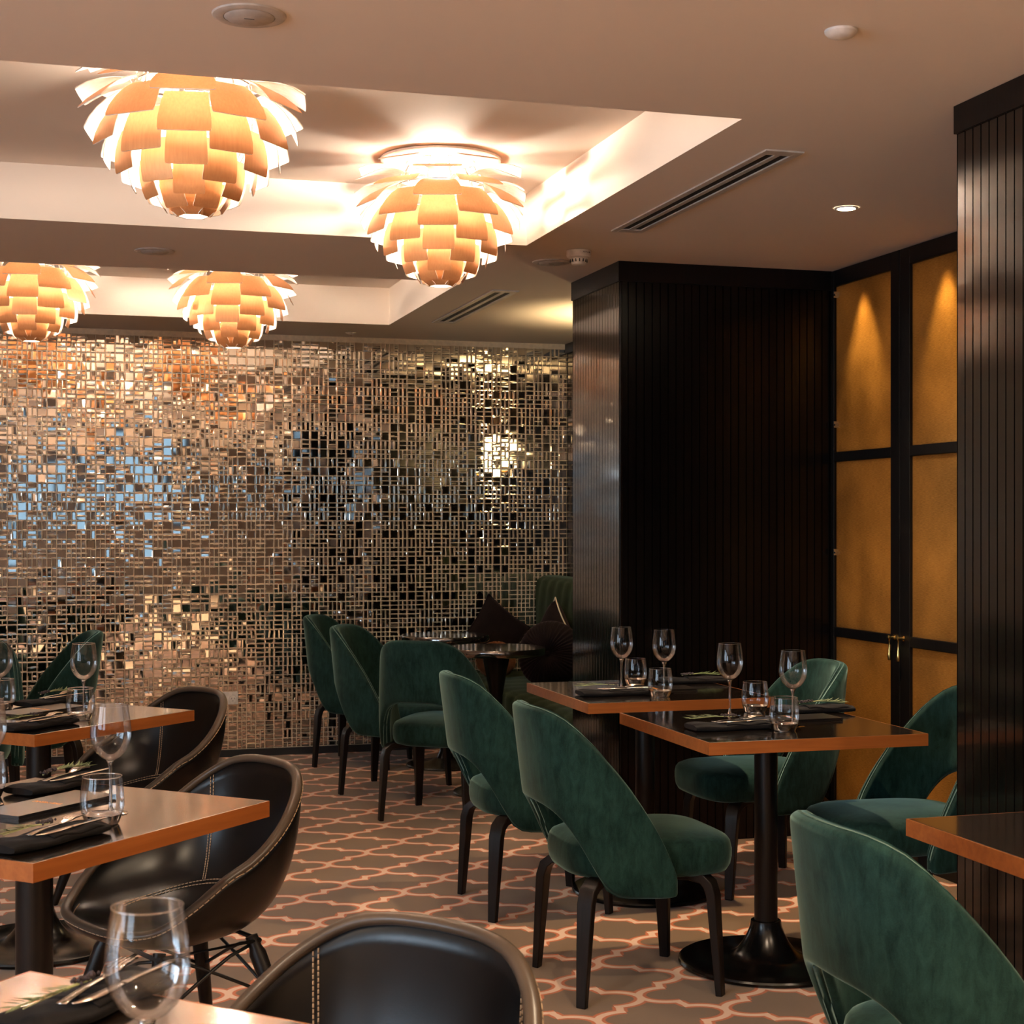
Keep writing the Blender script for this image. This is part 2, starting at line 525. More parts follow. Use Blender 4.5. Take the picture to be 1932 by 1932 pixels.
# right wall (cabinet wall + behind near tables), left wall, rear wall with windows
DX = 3.285
struct('wall_right', MB().box(XR, XR+.1, YN, YF, 0, CH).box(DX, XR, cn1, 5.02, 0, CH), M['panel'])
struct('wall_left', MB().box(XL-.12, XL, YN, -2.6, 0, CH).box(XL-.12, XL, 2.6, YF, 0, CH).box(XL-.12, XL, -2.6, 2.6, 0, .85)
       .box(XL-.12, XL, -2.6, 2.6, 2.30, CH).box(XL-.12, XL, -.35, .35, .85, 2.30), M['wallpaint'])
wrear = MB()
wx = [(-3.7,-2.7), (-.75,.35), (.55,1.65)]
xp = XL
for a, b in wx:
    wrear.box(xp, a, YN-.12, YN, 0, CH); xp = b
    wrear.box(a, b, YN-.12, YN, 0, 1.35); wrear.box(a, b, YN-.12, YN, 2.32, CH)
wrear.box(xp, XR+.1, YN-.12, YN, 0, CH)
struct('wall_rear', wrear, M['rearpaint'])
for i, (a, b) in enumerate(wx):
    f = MB()
    for u0, u1 in ((a, a+.05), (b-.05, b), ((a+b)/2-.02, (a+b)/2+.02)): f.box(u0, u1, YN-.1, YN-.04, 1.35, 2.32)
    for w0, w1 in ((1.35, 1.40), (2.27, 2.32)): f.box(a+.05, b-.05, YN-.1, YN-.04, w0, w1)
    wf_ = struct('window_%d' % (i+1), f, M['black'])
    MB().box(a+.02, b-.02, YN-.075, YN-.070, 1.37, 2.30).build('dimming_pane', M['tint'], wf_, smooth=0)  # added pane that dims the rear windows as the mirror shows them
for i, (a, b) in enumerate([(-2.6,-.35), (.35,2.6)]):
    f = MB()
    for u0, u1 in ((a, a+.05), (b-.05, b), ((a+b)/2-.02, (a+b)/2+.02)): f.box(XL-.1, XL-.04, u0, u1, .85, 2.30)
    for w0, w1 in ((.85, .90), (2.25, 2.30)): f.box(XL-.1, XL-.04, a+.05, b-.05, w0, w1)
    struct('window_%d' % (i+5), f, M['black'])

# cabinet doors with gold mesh glass
def door(n, y0, y1, py0, py1, hy, glints):
    d = empty('door_%d' % n, (DX, 0, 0), kind='structure')
    f = MB()
    zs = [(0, .154), (.872, .914), (1.638, 1.681), (2.407, CH-.002)]
    f.box(0, .035, y0, py0, 0, CH-.002); f.box(0, .035, py1, y1, 0, CH-.002)
    for a, b in zs: f.box(0, .035, py0, py1, a, b)
    f.build('door_frame', M['frame'], d, smooth=0, bevel=.003)
    for a, b in ((.154, .872), (.914, 1.638), (1.681, 2.407)):
        MB().box(.014, .020, py0-.004, py1+.004, a-.004, b+.004).build('glass_panel', M['gold'], d, smooth=0)
    hz = .905
    h = MB(); h.lathe([(0,.0),(.012,.0),(.013,.004),(.007,.008),(.006,.02),(.009,.026),(.009,.032),(0,.036)], 16)
    T = Matrix.Translation((-.0, hy, hz)) @ Matrix.Rotation(-PI/2, 4, 'Y')
    h.v = [tuple(T @ Vector(p)) for p in h.v]
    k = h.build('pull_handle', M['brass'], d)
    g = MB(); g.lathe([(0,-.095),(.006,-.092),(.0075,-.08),(.006,-.06),(.0035,-.045),(.003,-.02),(.004,-.012),(0,-.008)], 12)
    g.tube([(0, .006*math.cos(a), .006*math.sin(a)-.004) for a in [2*PI*i/12 for i in range(12)]], .0018, 6, closed=True)
    g.v = [(p[0]-.026, p[1]+hy, p[2]+hz) for p in g.v]
    g.build('drop_pull', M['brass'], k)
    for z in glints:
        c = MB().box(-.004, .014, py1-.022, py1-.004, z-.004, z+.004).box(-.004, .014, py1-.009, py1-.004, z-.012, z+.016)
        c.build('glint_piece', M['chrome'], d, smooth=0, bevel=.001)  # chrome bits added to imitate small bright reflections on the pane
door(1, 5.642, 6.226, 5.712, 6.198, 5.675, (2.37, 1.80, 1.24))
door(2, 5.02, 5.638, 5.08, 5.563, 5.605, ())
# lit cabinet behind the doors: dark box with lamps at its top
cab = MB().box(3.80, 3.83, 5.0, 6.22, 0, CH-.01)
struct('trim_1', cab, plain('cabinet_back_panel', (.55,.42,.28), .7))
sl = []
def spot(name, loc, tgt, energy, size, blend, col, rad=.03, parent=None):
    L = bpy.data.lights.new(name, 'SPOT'); L.energy = energy; L.spot_size = R(size); L.spot_blend = blend; L.color = col; L.shadow_soft_size = rad
    o = bpy.data.objects.new(name, L); COL.objects.link(o); o.location = loc
    o.rotation_euler = (Vector(tgt)-Vector(loc)).to_track_quat('-Z', 'Y').to_euler()
    return o
for yy in (5.95, 5.31):
    spot('cabinet_spot', (3.375, yy, 2.46), (3.305, yy, 0), 80, 54, .75, (1, .90, .68), .015)
al = bpy.data.lights.new('cabinet_fill', 'AREA'); al.shape = 'RECTANGLE'; al.size = 1.1; al.size_y = 2.2; al.energy = 10; al.color = (1, .78, .46)  # added broad fill behind the panes for an even amber glow
ao = bpy.data.objects.new('cabinet_fill', al); COL.objects.link(ao); ao.location = (3.79, 5.61, 1.25)
ao.rotation_euler = (Vector((-1,0,0))).to_track_quat('-Z', 'Y').to_euler()

# ---------------------------------------------------------------- ceiling fittings
def speaker(x, y, label):
    o = empty('ceiling_speaker', (x, y, CH), 0, label, 'ceiling speaker', 'round ceiling speakers')
    MB().lathe([(.056,-.001),(.056,-.006),(.070,-.007),(.079,-.004),(.081,-.0005)], 48).build('trim_ring', M['recess'], o)
    MB().lathe([(0,-.009),(.050,-.009),(.0545,-.006),(.0545,-.001)], 48).build('grille', M['grille'], o)
    MB().box(-.011, .011, -.001, .001, -.0098, -.0088).build('badge', M['print'], o, smooth=0)
speaker(.407, 3.433, 'round flush speaker in the ceiling at the top, in front of the lamp recesses')
speaker(.391, 6.525, 'round flush speaker on the ceiling beam between the two lamp recesses')
speaker(2.025, 6.331, 'round flush speaker beside the smoke detector near the dark column')
sensor = MB().lathe([(0,-.018),(.020,-.017),(.030,-.013),(.0365,-.006),(.037,-.0005)], 40).build('ceiling_sensor', M['white'], None, loc=(1.697, 3.167, CH))
tag(sensor, 'small round white sensor disc on the plain ceiling above the right side', 'sensor')
det = empty('smoke_detector', (2.046, 6.03, CH), 0, 'white smoke detector hanging from the ceiling in front of the dark column', 'smoke detector')
MB().lathe([(0,-.001),(.046,-.001),(.050,-.003),(.050,-.024),(.047,-.030),(.041,-.033)], 40).build('base', M['white'], det)
hd = MB(); hd.lathe([(.041,-.033),(.036,-.036),(.031,-.052),(.028,-.058),(.022,-.061),(0,-.061)], 40)
hd.build('head', M['white'], det)
sl_ = MB()
for k in range(14):
    a = 2*PI*k/14; c, s = math.cos(a), math.sin(a)
    sl_.T = Matrix.Rotation(a, 4, 'Z')
    sl_.box(.0315, .0365, -.002, .002, -.050, -.038)
sl_.build('slot', M['print'], det, smooth=0)
def text(body, size, mat, loc, rot, parent, name='lettering', ex=.0003, align='CENTER'):
    cu = bpy.data.curves.new(name, 'FONT'); cu.body = body; cu.size = size; cu.extrude = ex
    cu.align_x = align; cu.align_y = 'CENTER'
    tmp = bpy.data.objects.new(name+'_t', cu); COL.objects.link(tmp)
    dg = bpy.context.evaluated_depsgraph_get()
    me = bpy.data.meshes.new_from_object(tmp.evaluated_get(dg))
    bpy.data.objects.remove(tmp)
    me.materials.clear(); me.materials.append(mat)
    o = bpy.data.objects.new(name, me); COL.objects.link(o)
    o.parent = parent; o.location = loc; o.rotation_euler = rot
    return o
# print on the side of the detector
tx = text('AZ9-L1-06', .009, M['print'], (0,0,0), (0,0,0), det)
me = tx.data
for v in me.vertices:
    ang = R(-66) + v.co.x/.0505
    v.co = ((.0504+v.co.z)*math.cos(ang), (.0504+v.co.z)*math.sin(ang), -.0135+v.co.y)
spk = MB().lathe([(0,-.022),(.006,-.022),(.006,-.012),(.014,-.011),(.03,-.004),(.033,-.0005)], 24).build('ceiling_sprinkler', M['chrome'], None, loc=(1.656, 9.011, CH))
tag(spk, 'tiny sprinkler head on the ceiling just in front of the mirror wall', 'sprinkler')
def vent(x0, x1, y0, y1, label):
    o = empty('ceiling_vent', ((x0+x1)/2, (y0+y1)/2, CH), 0, label, 'air vent', 'linear ceiling vents')
    w, l = (x1-x0)/2, (y1-y0)/2
    f = MB(); t = .006; b = .024
    f.box(-w, -w+b, -l, l, -t, -.0005).box(w-b, w, -l, l, -t, -.0005).box(-w+b, w-b, -l, -l+.05, -t, -.0005).box(-w+b, w-b, l-.05, l, -t, -.0005)
    f.build('frame', M['whitemetal'], o, smooth=0, bevel=.001)
    MB().box(-w+b, w-b, -l+.05, l-.05, -.0015, -.0008).build('dark_opening', M['black'], o, smooth=0)
    for u in (0.0,):
        MB().box(u-.009, u+.009, -l+.05, l-.05, -.005, -.0016).build('bar', M['whitemetal'], o, smooth=0)
vent(2.022, 2.147, 4.232, 5.58, 'long slot air vent in the ceiling nearer the camera, right of the big recess')
vent(2.00, 2.132, 7.16, 8.42, 'shorter slot air vent in the ceiling near the mirror wall')
dl = empty('downlight', (2.674, 4.951, CH), 0, 'small round lit downlight in the ceiling before the gold cabinet doors', 'downlight')
MB().lathe([(.030,-.002),(.033,-.005),(.040,-.004),(.0425,-.0005)], 40).build('trim_ring', M['white'], dl)
MB().lathe([(0,-.003),(.030,-.003)], 32).build('lens', M['down'], dl)
def beam(x, y, e, tgt=None, size=110):
    spot('downlight_beam', (x, y, CH-.012), tgt or (x, y, 0), e, size, .8, (1, .77, .52), .03)
beam(2.674, 4.951, 48)
for x, y, e, tg, lb in [(1.25, 1.95, 34, (1.2, 3.2, 0), 'unseen downlight added above the camera to brighten the aisle'),
                    (-1.0, 1.7, 30, (-.4, 3.4, 0), 'unseen downlight added behind the camera to brighten the left tables'),
                    (2.5, 1.1, 24, (2.2, 2.6, 0), 'unseen downlight added behind the camera to brighten the right side'),
                    (-2.2, -1.6, 90, None, 'unseen downlight added by the left windows to bounce light off the floor'),
                    (.2, -1.6, 90, None, 'unseen downlight added behind the camera to bounce light off the mid floor'),
                    (2.4, -1.6, 90, None, 'unseen downlight added by the right wall to bounce light off the floor'),
                    (-1.4, .1, 90, None, 'unseen downlight added left of the camera to bounce light off the floor'),
                    (1.4, .1, 90, None, 'unseen downlight added right of the camera to bounce light off the floor')]:  # unseen downlights, added to brighten the tables, chairs and ceiling
    c = copy_tree(dl); c.location = (x, y, CH); tag(c, lb, 'downlight')
    beam(x, y, e, tg, 120)

sco = empty('wall_lamp', (2.985, 7.70, 1.86), 0, 'glowing opal glass wall lamp on the alcove wall behind the far column', 'wall lamp')
MB().lathe([(.0,-.115),(.042,-.115),(.048,-.105),(.048,.105),(.042,.115),(0,.115)], 32).build('lamp_shade', emis('opal_shade_glow', (1,.70,.34), 9), sco)
MB().lathe([(.046,-.128),(.050,-.125),(.050,-.112),(.046,-.112)], 32).build('collar', M['brass'], sco)
MB().box(.046, .074, -.02, .02, -.03, .03).build('bracket', M['brass'], sco, smooth=0)
spot('wall_lamp_up', (2.985, 7.70, 1.99), (2.95, 7.8, 3), 20, 120, .7, (1, .72, .36), .03)
spot('wall_lamp_down', (2.985, 7.70, 1.72), (2.95, 7.8, 0), .5, 120, .7, (1, .72, .36), .03)

# ---------------------------------------------------------------- artichoke lamps
def make_lamp(loc, rz, label):
    o = empty('artichoke_lamp', loc, rz, label, 'pendant lamp', 'copper leaf lamps in the ceiling recesses')
    # origin at the bottom of the lamp; top fixing at +H
    H = CT - loc[2] - .002
    zc, Rr, Hd = .265, .303, .265
    rows_ = [(.036,.002,122,.098),(.074,.015,111,.102),(.120,.040,100,.105),(.160,.070,92,.112),(.200,.102,83,.118),(.234,.136,74,.124),
             (.261,.175,63,.130),(.284,.220,50,.138),(.299,.272,34,.142),(.306,.322,18,.146),(.305,.368,9,.146),(.290,.412,6,.138)]
    for k in range(12):
        rt, zt_, an, ln = rows_[k]
        tip = (rt, zt_); base = (rt - ln*math.cos(R(an)), zt_ + ln*math.sin(R(an)))
        wt = interp([(0,.030),(2,.042),(4,.056),(6,.070),(8,.084),(10,.086),(11,.078)], k)
        wb_ = interp([(0,.030),(2,.040),(4,.050),(6,.056),(8,.052),(10,.036),(11,.030)], k)
        lm = MB()
        d = Vector((tip[0]-base[0], tip[1]-base[1])); nrm = Vector((d.y, -d.x)).normalized()
        if nrm.x*math.sin(R(rows_[k][2])) + nrm.y*math.cos(R(rows_[k][2])) < 0: nrm = -nrm
        rows = [0, .25, .5, .75, .95, .99, 1.0]
        def pt(t_, w_, off):
            bow = .085*d.length*4*t_*(1-t_)
            r_ = base[0] + d.x*t_ + nrm.x*(bow+off); z_ = base[1] + d.y*t_ + nrm.y*(bow+off)
            wd = wb_ + (wt-wb_)*min(1, t_/.8)
            if t_ > .98: wd -= .0015
            if t_ > .995: wd -= .004
            y_ = w_*wd
            return (r_ - .05*y_*y_/max(.05, r_), y_, z_)
        cols = [-1, -.5, 0, .5, 1]
        nr, nc = len(rows), len(cols)
        for side, off, mi in ((0, .0012, 0), (1, -.0012, 1)):
            vs = [pt(t_, w_, off) for t_ in rows for w_ in cols]
            fs = []
            for i in range(nr-1):
                for j in range(nc-1):
                    q = (i*nc+j, i*nc+j+1, (i+1)*nc+j+1, (i+1)*nc+j)
                    fs.append(q if side == 0 else q[::-1])
            lm.mat(mi).add(vs, fs)
        # thin edge
        lm.mat(1)
        bo = nr*nc
        per = [(0, j) for j in range(nc)] + [(i, nc-1) for i in range(1, nr)] + [(nr-1, j) for j in range(nc-2, -1, -1)] + [(i, 0) for i in range(nr-2, 0, -1)]
        idx = [i*nc+j for i, j in per]
        for q in range(len(idx)):
            a0, b0 = idx[q], idx[(q+1) % len(idx)]
            lm.f.append((a0, bo+a0, bo+b0, b0)); lm.m.append(1)
        first = lm.build('shade_leaf', [M['copper'], M['copper_in']], o, smooth=50)
        first.rotation_euler = (0, 0, (k % 2)*PI/6)
        for j in range(1, 6):
            c = first.copy(); COL.objects.link(c); c.parent = o
            c.rotation_euler = (0, 0, (k % 2)*PI/6 + j*PI/3)
    fr = MB()
    for j in range(12):
        aa = j*PI/6 + PI/12
        pth = [interp([(0,.095,.10),(.25,.150,.20),(.5,.165,.29),(.75,.155,.38),(1,.120,.45)], q/8) for q in range(9)]
        fr.tube([(r_*math.cos(aa), r_*math.sin(aa), z_) for r_, z_ in pth], .0028, 6)
    for r_, z_ in ((.118,.14), (.163,.27), (.158,.36), (.122,.448)):
        fr.tube([(r_*math.cos(2*PI*i/36), r_*math.sin(2*PI*i/36), z_) for i in range(36)], .0025, 6, closed=True)
    fr.build('frame', M['chrome'], o)
    MB().lathe([(0,H-.012),(.20,H-.012),(.217,H-.008),(.219,H-.001)], 64).build('ceiling_plate', M['copper_in'], o)
    MB().lathe([(0,H-.045),(.022,H-.045),(.024,H-.012)], 24).build('stem', M['chrome'], o)
    MB().lathe([(0,-.036),(.016,-.032),(.030,-.016),(.034,0),(.030,.016),(.016,.032),(0,.036)], 14, (0,0,.402)).build('bulb', M['bulb'], o)
    return o
make_lamp((.366, 4.373, 2.212), R(20), 'largest copper artichoke lamp, nearest the camera in the front ceiling recess')
make_lamp((1.339, 5.495, 2.224), R(14), 'copper artichoke lamp under its full round plate, right in the front ceiling recess')
make_lamp((-.104, 7.688, 2.222), R(22), 'copper artichoke lamp cut by the left edge, in the rear ceiling recess')
make_lamp((.833, 7.675, 2.219), R(16), 'smallest copper artichoke lamp, in the rear recess right of its twin')

# ---------------------------------------------------------------- green velvet chairs
def velvet_chair_root():
    o = empty('velvet_chair', (0,0,0))
    plan = [(0,-.262,0), (.14,-.258,.075), (.28,-.240,.145), (.42,-.195,.202), (.54,-.135,.230), (.68,-.06,.243), (.84,.01,.247), (1,.062,.247)]
    zt = [(0,.842), (.15,.841), (.28,.835), (.40,.808), (.50,.752), (.62,.660), (.8,.510), (.93,.408), (.98,.366), (1,.340)]
    zb = [(0,.556), (.18,.552), (.30,.528), (.385,.472), (.45,.395), (.50,.335), (.56,.312), (.7,.306), (.9,.304), (.97,.308), (1,.320)]
    def S(u, v, off):
        s = 2*u-1; a = abs(s)
        # denser columns near tips
        x, y = interp(plan, a)
        x2, y2 = interp(plan, min(1, a+.02)); x1, y1 = interp(plan, max(0, a-.02))
        tx_, ty_ = x2-x1, y2-y1
        if a < .02: tx_, ty_ = 0, 1
        l = math.hypot(tx_, ty_); nx_, ny_ = -ty_/l, tx_/l      # outward
        z = interp(zb, a) + (interp(zt, a)-interp(zb, a))*v
        rec = -.14*(z-.45)*max(0, 1-a*a*1.2)
        y *= 1 - .12*max(0, z-.5)/.35
        e = min(v, 1-v); 
        x += nx_*off + rec; y += ny_*off
        return (x, y if s >= 0 else -y, z)
    b = MB(); nu, nv = 40, 10
    T2 = .025
    en = [0, .010, .028, .055]
    vsh = en + [.055+.89*j/6 for j in range(1, 6)] + [1-e for e in en[::-1]]
    nv = len(vsh)-1
    eu = [0, .004, .011, .022]
    ush = eu + [.022+.956*j/(nu-6) for j in range(1, nu-6)] + [1-e for e in eu[::-1]]
    nu = len(ush)-1
    def rnd_(e, w): return 1 if e >= w else max(.30, math.sqrt(max(0, 1-((w-e)/w)**2)))
    def tf(u, v): return T2*min(rnd_(min(v, 1-v), .055), rnd_(min(u, 1-u), .022))
    O = [[S(ush[i], v, tf(ush[i], v)) for v in vsh] for i in range(nu+1)]
    I = [[S(ush[i], v, -tf(ush[i], v)) for v in vsh] for i in range(nu+1)]
    vs = [p for row in O for p in row] + [p for row in I for p in row]
    W_ = nv+1; B = (nu+1)*W_
    fs = []
    for i in range(nu):
        for j in range(nv):
            fs.append((i*W_+j, (i+1)*W_+j, (i+1)*W_+j+1, i*W_+j+1)[::-1])
            fs.append((B+i*W_+j, B+(i+1)*W_+j, B+(i+1)*W_+j+1, B+i*W_+j+1))
        fs.append((i*W_, (i+1)*W_, B+(i+1)*W_, B+i*W_)[::-1])
        fs.append((i*W_+nv, (i+1)*W_+nv, B+(i+1)*W_+nv, B+i*W_+nv))
    for j in range(nv):
        fs.append((j, j+1, B+j+1, B+j)[::-1]); q = nu*W_
        fs.append((q+j, q+j+1, B+q+j+1, B+q+j))
    b.add(vs, fs)
    b.build('backrest', M['velvet'], o, smooth=180, sub=1)
    # seat cushion
    def sup(a, n_):
        c, s = math.cos(a), math.sin(a)
        return (math.copysign(abs(c)**(2/n_), c), math.copysign(abs(s)**(2/n_), s))
    prof = [(0,.345),(.55,.345),(.86,.347),(.95,.354),(.985,.370),(1,.392),(1,.416),(.985,.435),(.955,.446),(.86,.457),(.6,.468),(.3,.473),(0,.474)]
    sm = MB(); n = 48; vs = []; fs = []
    for (k, z) in prof:
        for i in range(n):
            x, y = sup(2*PI*i/n, 3.6)
            hx = .255; hy = .222 if x < 0 else .222 + .02*x
            hy -= .025*max(0, -x)
            vs.append((.035 + hx*k*x, hy*k*y, z))
    for q in range(len(prof)-1):
        for i in range(n):
            fs.append((q*n+i, q*n+(i+1) % n, (q+1)*n+(i+1) % n, (q+1)*n+i))
    sm.add(vs, fs)
    sm.build('seat', M['velvet'], o, smooth=180)
    for sx in (1, -1):
        for sy in (1, -1):
            f = (.212 if sx > 0 else -.212); g = .215*sy
            pth = [(f*.35, g*.50, .343), (f*.66, g*.76, .345), (f*.80, g*.87, .340), (f*.88, g*.92, .322), (f*.92, g*.945, .29), (f*.955, g*.965, .17), (f, g, 0)]
            d = Vector((f, g, 0)).normalized(); up = Vector((-d.y, d.x, 0))
            sec = [(-.013,-.024),(.013,-.024),(.013,.024),(-.013,.024)]
            l = MB().sweep(pth, sec, up=up, scale=[(1,1),(1,1),(1.1,1),(1.15,1),(1.1,1),(1.0,.85),(.8,.62)])
            l.build('leg', M['legwood'], o, smooth=40, bevel=.003)
    return o
chair0 = velvet_chair_root()
vc = [
 (1.642, 4.400, 0, 'green velvet chair at the front right table, seen whole from behind and side'),
 (1.655, 5.385, 0, 'green velvet chair at the second right table, partly behind the foremost whole chair'),
 (1.632, 2.530, 0, 'large green velvet chair in the bottom right corner, cut by the picture edge'),
 (2.566, 5.450, 180, 'green velvet chair facing left under the dark wall, before the far cabinet door'),
 (2.610, 4.450, 180, 'green velvet chair half hidden behind the right column, before the near cabinet door'),
 (1.738, 7.110, 53, 'green velvet chair seen squarely from behind, drawn up to the front round table'),
 (1.680, 7.866, -34, 'green velvet chair second from the mirror wall, behind the squarely seen one'),
 (1.687, 8.794, -30, 'green velvet chair closest to the mirror wall, at the rear round table'),
 (-.110, 7.900, 186, 'dark green velvet chair in side view with pointed back, by the mirror at left'),
 (-.400, 7.250, -96, 'dark green velvet chair cut by the left edge, behind the wine glasses'),
]
for i, (x, y, a, lb) in enumerate(vc):
    c = chair0 if i == 0 else copy_tree(chair0)
    c.location = (x, y, 0); c.rotation_euler = (0, 0, R(a))
    tag(c, lb, 'chair', 'green velvet dining chairs')

# ---------------------------------------------------------------- black leather tub chairs
def tub_root():
    o = empty('tub_chair', (0,0,0))
    zr = [(0,.412),(30,.415),(50,.430),(70,.482),(90,.552),(110,.622),(130,.688),(150,.736),(165,.751),(180,.755)]
    def rimpt(ph):
        d = abs((math.degrees(ph)+180) % 360-180)
        c, s = math.cos(ph), math.sin(ph)
        n_ = 2.5
        x = math.copysign(abs(c)**(2/n_), c)*(.245 if c > 0 else .262)
        y = math.copysign(abs(s)**(2/n_), s)*.278
        return x, y, interp(zr, d)
    def S(ph, t, off=0):
        x, y, z = rimpt(ph)
        q = t*PI/2
        d = abs((math.degrees(ph)+180) % 360-180)
        g = math.sin(q)**.85; hgt = (1-math.cos(q))**1.25
        z0 = .368
        lip = .018*math.sin(min(1, t*1.1)*PI)*max(0, 1-d/70)
        return (x*g, y*g, z0 + (z-z0)*hgt + lip)
    sh = MB(); nu, nv = 72, 18
    sh.grid(lambda u, v: S(u*2*PI, .02+.98*v), nu, nv, cu=True, flip=True)
    sh.add([S(i/nu*2*PI, .02) for i in range(nu)], [tuple(range(nu))])
    ob = sh.build('shell', M['leather'], o, smooth=180)
    md = ob.modifiers.new('s', 'SOLIDIFY'); md.thickness = .017; md.offset = -1
    # make sure the thickness grows outward
    rp = MB()
    pth = [S(2*PI*i/96, 1) for i in range(96)]
    pth = [(p[0]*1.022, p[1]*1.022, p[2]) for p in pth]
    sec = [(.0135*math.cos(2*PI*k/12), .0105*math.sin(2*PI*k/12)) for k in range(12)]
    rp.sweep(pth, sec, up=(0,0,1), closed=True)
    rp.build('rim_piping', M['rim'], o, smooth=180)
    st = MB()
    def dashed(pts, r=.0014):
        pts = [Vector(p) for p in pts]
        i = 0
        while i+3 < len(pts):
            st.tube(pts[i:i+4], r, 5); i += 4
    def sn(ph, t, h):
        p = Vector(S(ph, t)); e1 = Vector(S(ph+.01, t))-p; e2 = Vector(S(ph, t-.01))-p
        n = e1.cross(e2).normalized()
        if n.dot(Vector((0,0,.60))-p) < 0: n = -n
        return p + n*h
    N = 260
    for dt in (-.012, .012):
        dashed([sn(R(76)+R(208)*i/N, 47/100+dt, .0018) for i in range(N+1)])
        for ph0 in (138, 222):
            dashed([sn(R(ph0)+dt*1.5, .49+.495*i/140, .0018) for i in range(141)])
    def outp(p, k, dz): return (p[0]*k, p[1]*k, p[2]+dz)
    dashed([outp(S(2*PI*i/520, 1), 1.071, -.004) for i in range(521)])
    dashed([sn(R(-50)+R(100)*i/N, .80, .0018) for i in range(N+1)])
    st.build('stitching', M['stitch'], o, smooth=180)
    for sx in (1, -1):
        for sy in (1, -1):
            a = Vector((.125*sx, .135*sy, .352)); b = Vector((.215*sx, .235*sy, 0))
            l = MB().tube([a, a.lerp(b, .08), a.lerp(b, .12), a.lerp(b, .7), b], .021, 12, scale=[.75,.75,1,.85,.62])
            l.build('leg', M['legwood'], o, smooth=40)
    w = MB()
    cr = [(1,1),(1,-1),(-1,-1),(-1,1)]
    for i in range(4):
        a, b = cr[i], cr[(i+1) % 4]
        for p, q in ((a, b), (b, a)):
            hi = Vector((.13*p[0], .14*p[1], .335)); lo = Vector((.165*q[0], .18*q[1], .205))
            mid = hi.lerp(lo, .5) + Vector((0,0,.012))
            w.tube([hi, hi.lerp(mid, .5)+Vector((0,0,.008)), mid, lo], .0045, 6)
    w.tube([(.14,.15,.342),(-.14,.15,.342),(-.14,-.15,.342),(.14,-.15,.342)], .006, 6, closed=True)
    w.build('wire_brace', M['wire'], o, smooth=180)
    return o
tub0 = tub_root()
tc = [(.297, 3.962, 204, 'black leather tub chair with brown rim behind the middle left table, wholly in view'),
      (.295, 5.735, 207, 'black leather tub chair farthest back, by the wall socket and the rear left table'),
      (.358, 2.178, 218, 'black leather tub chair at the bottom, nearest the camera, only its back showing')]
for i, (x, y, ta, lb) in enumerate(tc):
    c = tub0 if i == 0 else copy_tree(tub0)
    c.location = (x, y, 0); c.rotation_euler = (0, 0, R(ta))
    tag(c, lb, 'chair', 'black leather tub chairs')

# ---------------------------------------------------------------- tables
def make_table(name, x, y, rz, sx, sy, label, pole=.036, base=True, group='square tables with orange edges'):
    o = empty(name, (x, y, 0), rz, label, 'table', group)
    z1 = .75; th = .036; e = .004
    MB().box(-sx/2+e, sx/2-e, -sy/2+e, sy/2-e, z1-th+.002, z1).build('tabletop', M['top'], o, smooth=0, bevel=.0015)
    b = MB()
    for (x0, x1, y0, y1) in ((-sx/2, sx/2, -sy/2, -sy/2+e), (-sx/2, sx/2, sy/2-e, sy/2), (-sx/2, -sx/2+e, -sy/2+e, sy/2-e), (sx/2-e, sx/2, -sy/2+e, sy/2-e)):
        b.box(x0, x1, y0, y1, z1-th, z1-.0006)
    b.build('edge_band', M['edge'], o, smooth=0)
    MB().lathe([(pole, .118), (pole, z1-th-.004)], 40).build('pole', M['pole'], o)
    MB().lathe([(0,.0),(.262,.0),(.271,.004),(.273,.011),(.270,.017),(.262,.020),(.18,.022),(.125,.026),(.105,.033),(.088,.047),(.072,.068),(.058,.094),(.049,.118),(.0465,.136),(.043,.138),(pole,.138)], 64).build('base', M['blackmetal'], o)
    MB().box(-.15, .15, -.15, .15, z1-th-.006, z1-th+.001).build('mounting_plate', M['blackmetal'], o, smooth=0)
    return o
t_a = make_table('dining_table', 2.125, 4.450, 0, .70, .73, 'dark square table with orange edge nearest the gold doors, black pedestal in view')
t_b = make_table('dining_table', 2.11, 5.450, 0, .70, .73, 'dark square table with orange edge second from front on the right, before the dark wall')
t_r = make_table('dining_table', 2.07, 2.562, 0, .70, .73, 'dark square table with bright orange edge cut by the right picture edge')
L1 = (-.042, 3.492); L2 = (-.050, 5.287); L3 = (-.040, 1.775)
A1, A2, A3 = R(46.5), R(44.2), R(45)
make_table('dining_table', L1[0], L1[1], A1, .726, .70, 'dark square table with reddish edge in the middle of the left row', pole=.039)
make_table('dining_table', L2[0], L2[1], A2, .70, .70, 'dark square table with reddish edge at the back of the left row', pole=.039)
make_table('dining_table', L3[0], L3[1], A3, .72, .70, 'dark square table in the bottom left corner under the biggest wine glass', pole=.039)
def round_table(x, y, label):
    o = empty('round_table', (x, y, 0), 0, label, 'table', 'small round tables in the alcove')
    MB().lathe([(0,.700),(.235,.700),(.248,.704),(.252,.712),(.252,.732),(.248,.739),(0,.740)], 64).build('tabletop', M['top'], o)
    MB().lathe([(.028,.05),(.030,.42),(.034,.50),(.055,.62),(.07,.69),(.072,.70)], 32).build('pole', M['pole'], o)
    MB().lathe([(0,0),(.215,0),(.22,.006),(.215,.014),(.10,.022),(.05,.045),(.032,.08),(.028,.10)], 48).build('base', M['blackmetal'], o)
round_table(2.150, 7.640, 'small dark round table nearer the camera, right behind the squarely seen chair')
round_table(2.115, 8.580, 'small dark round table farther back, against the mirror wall')

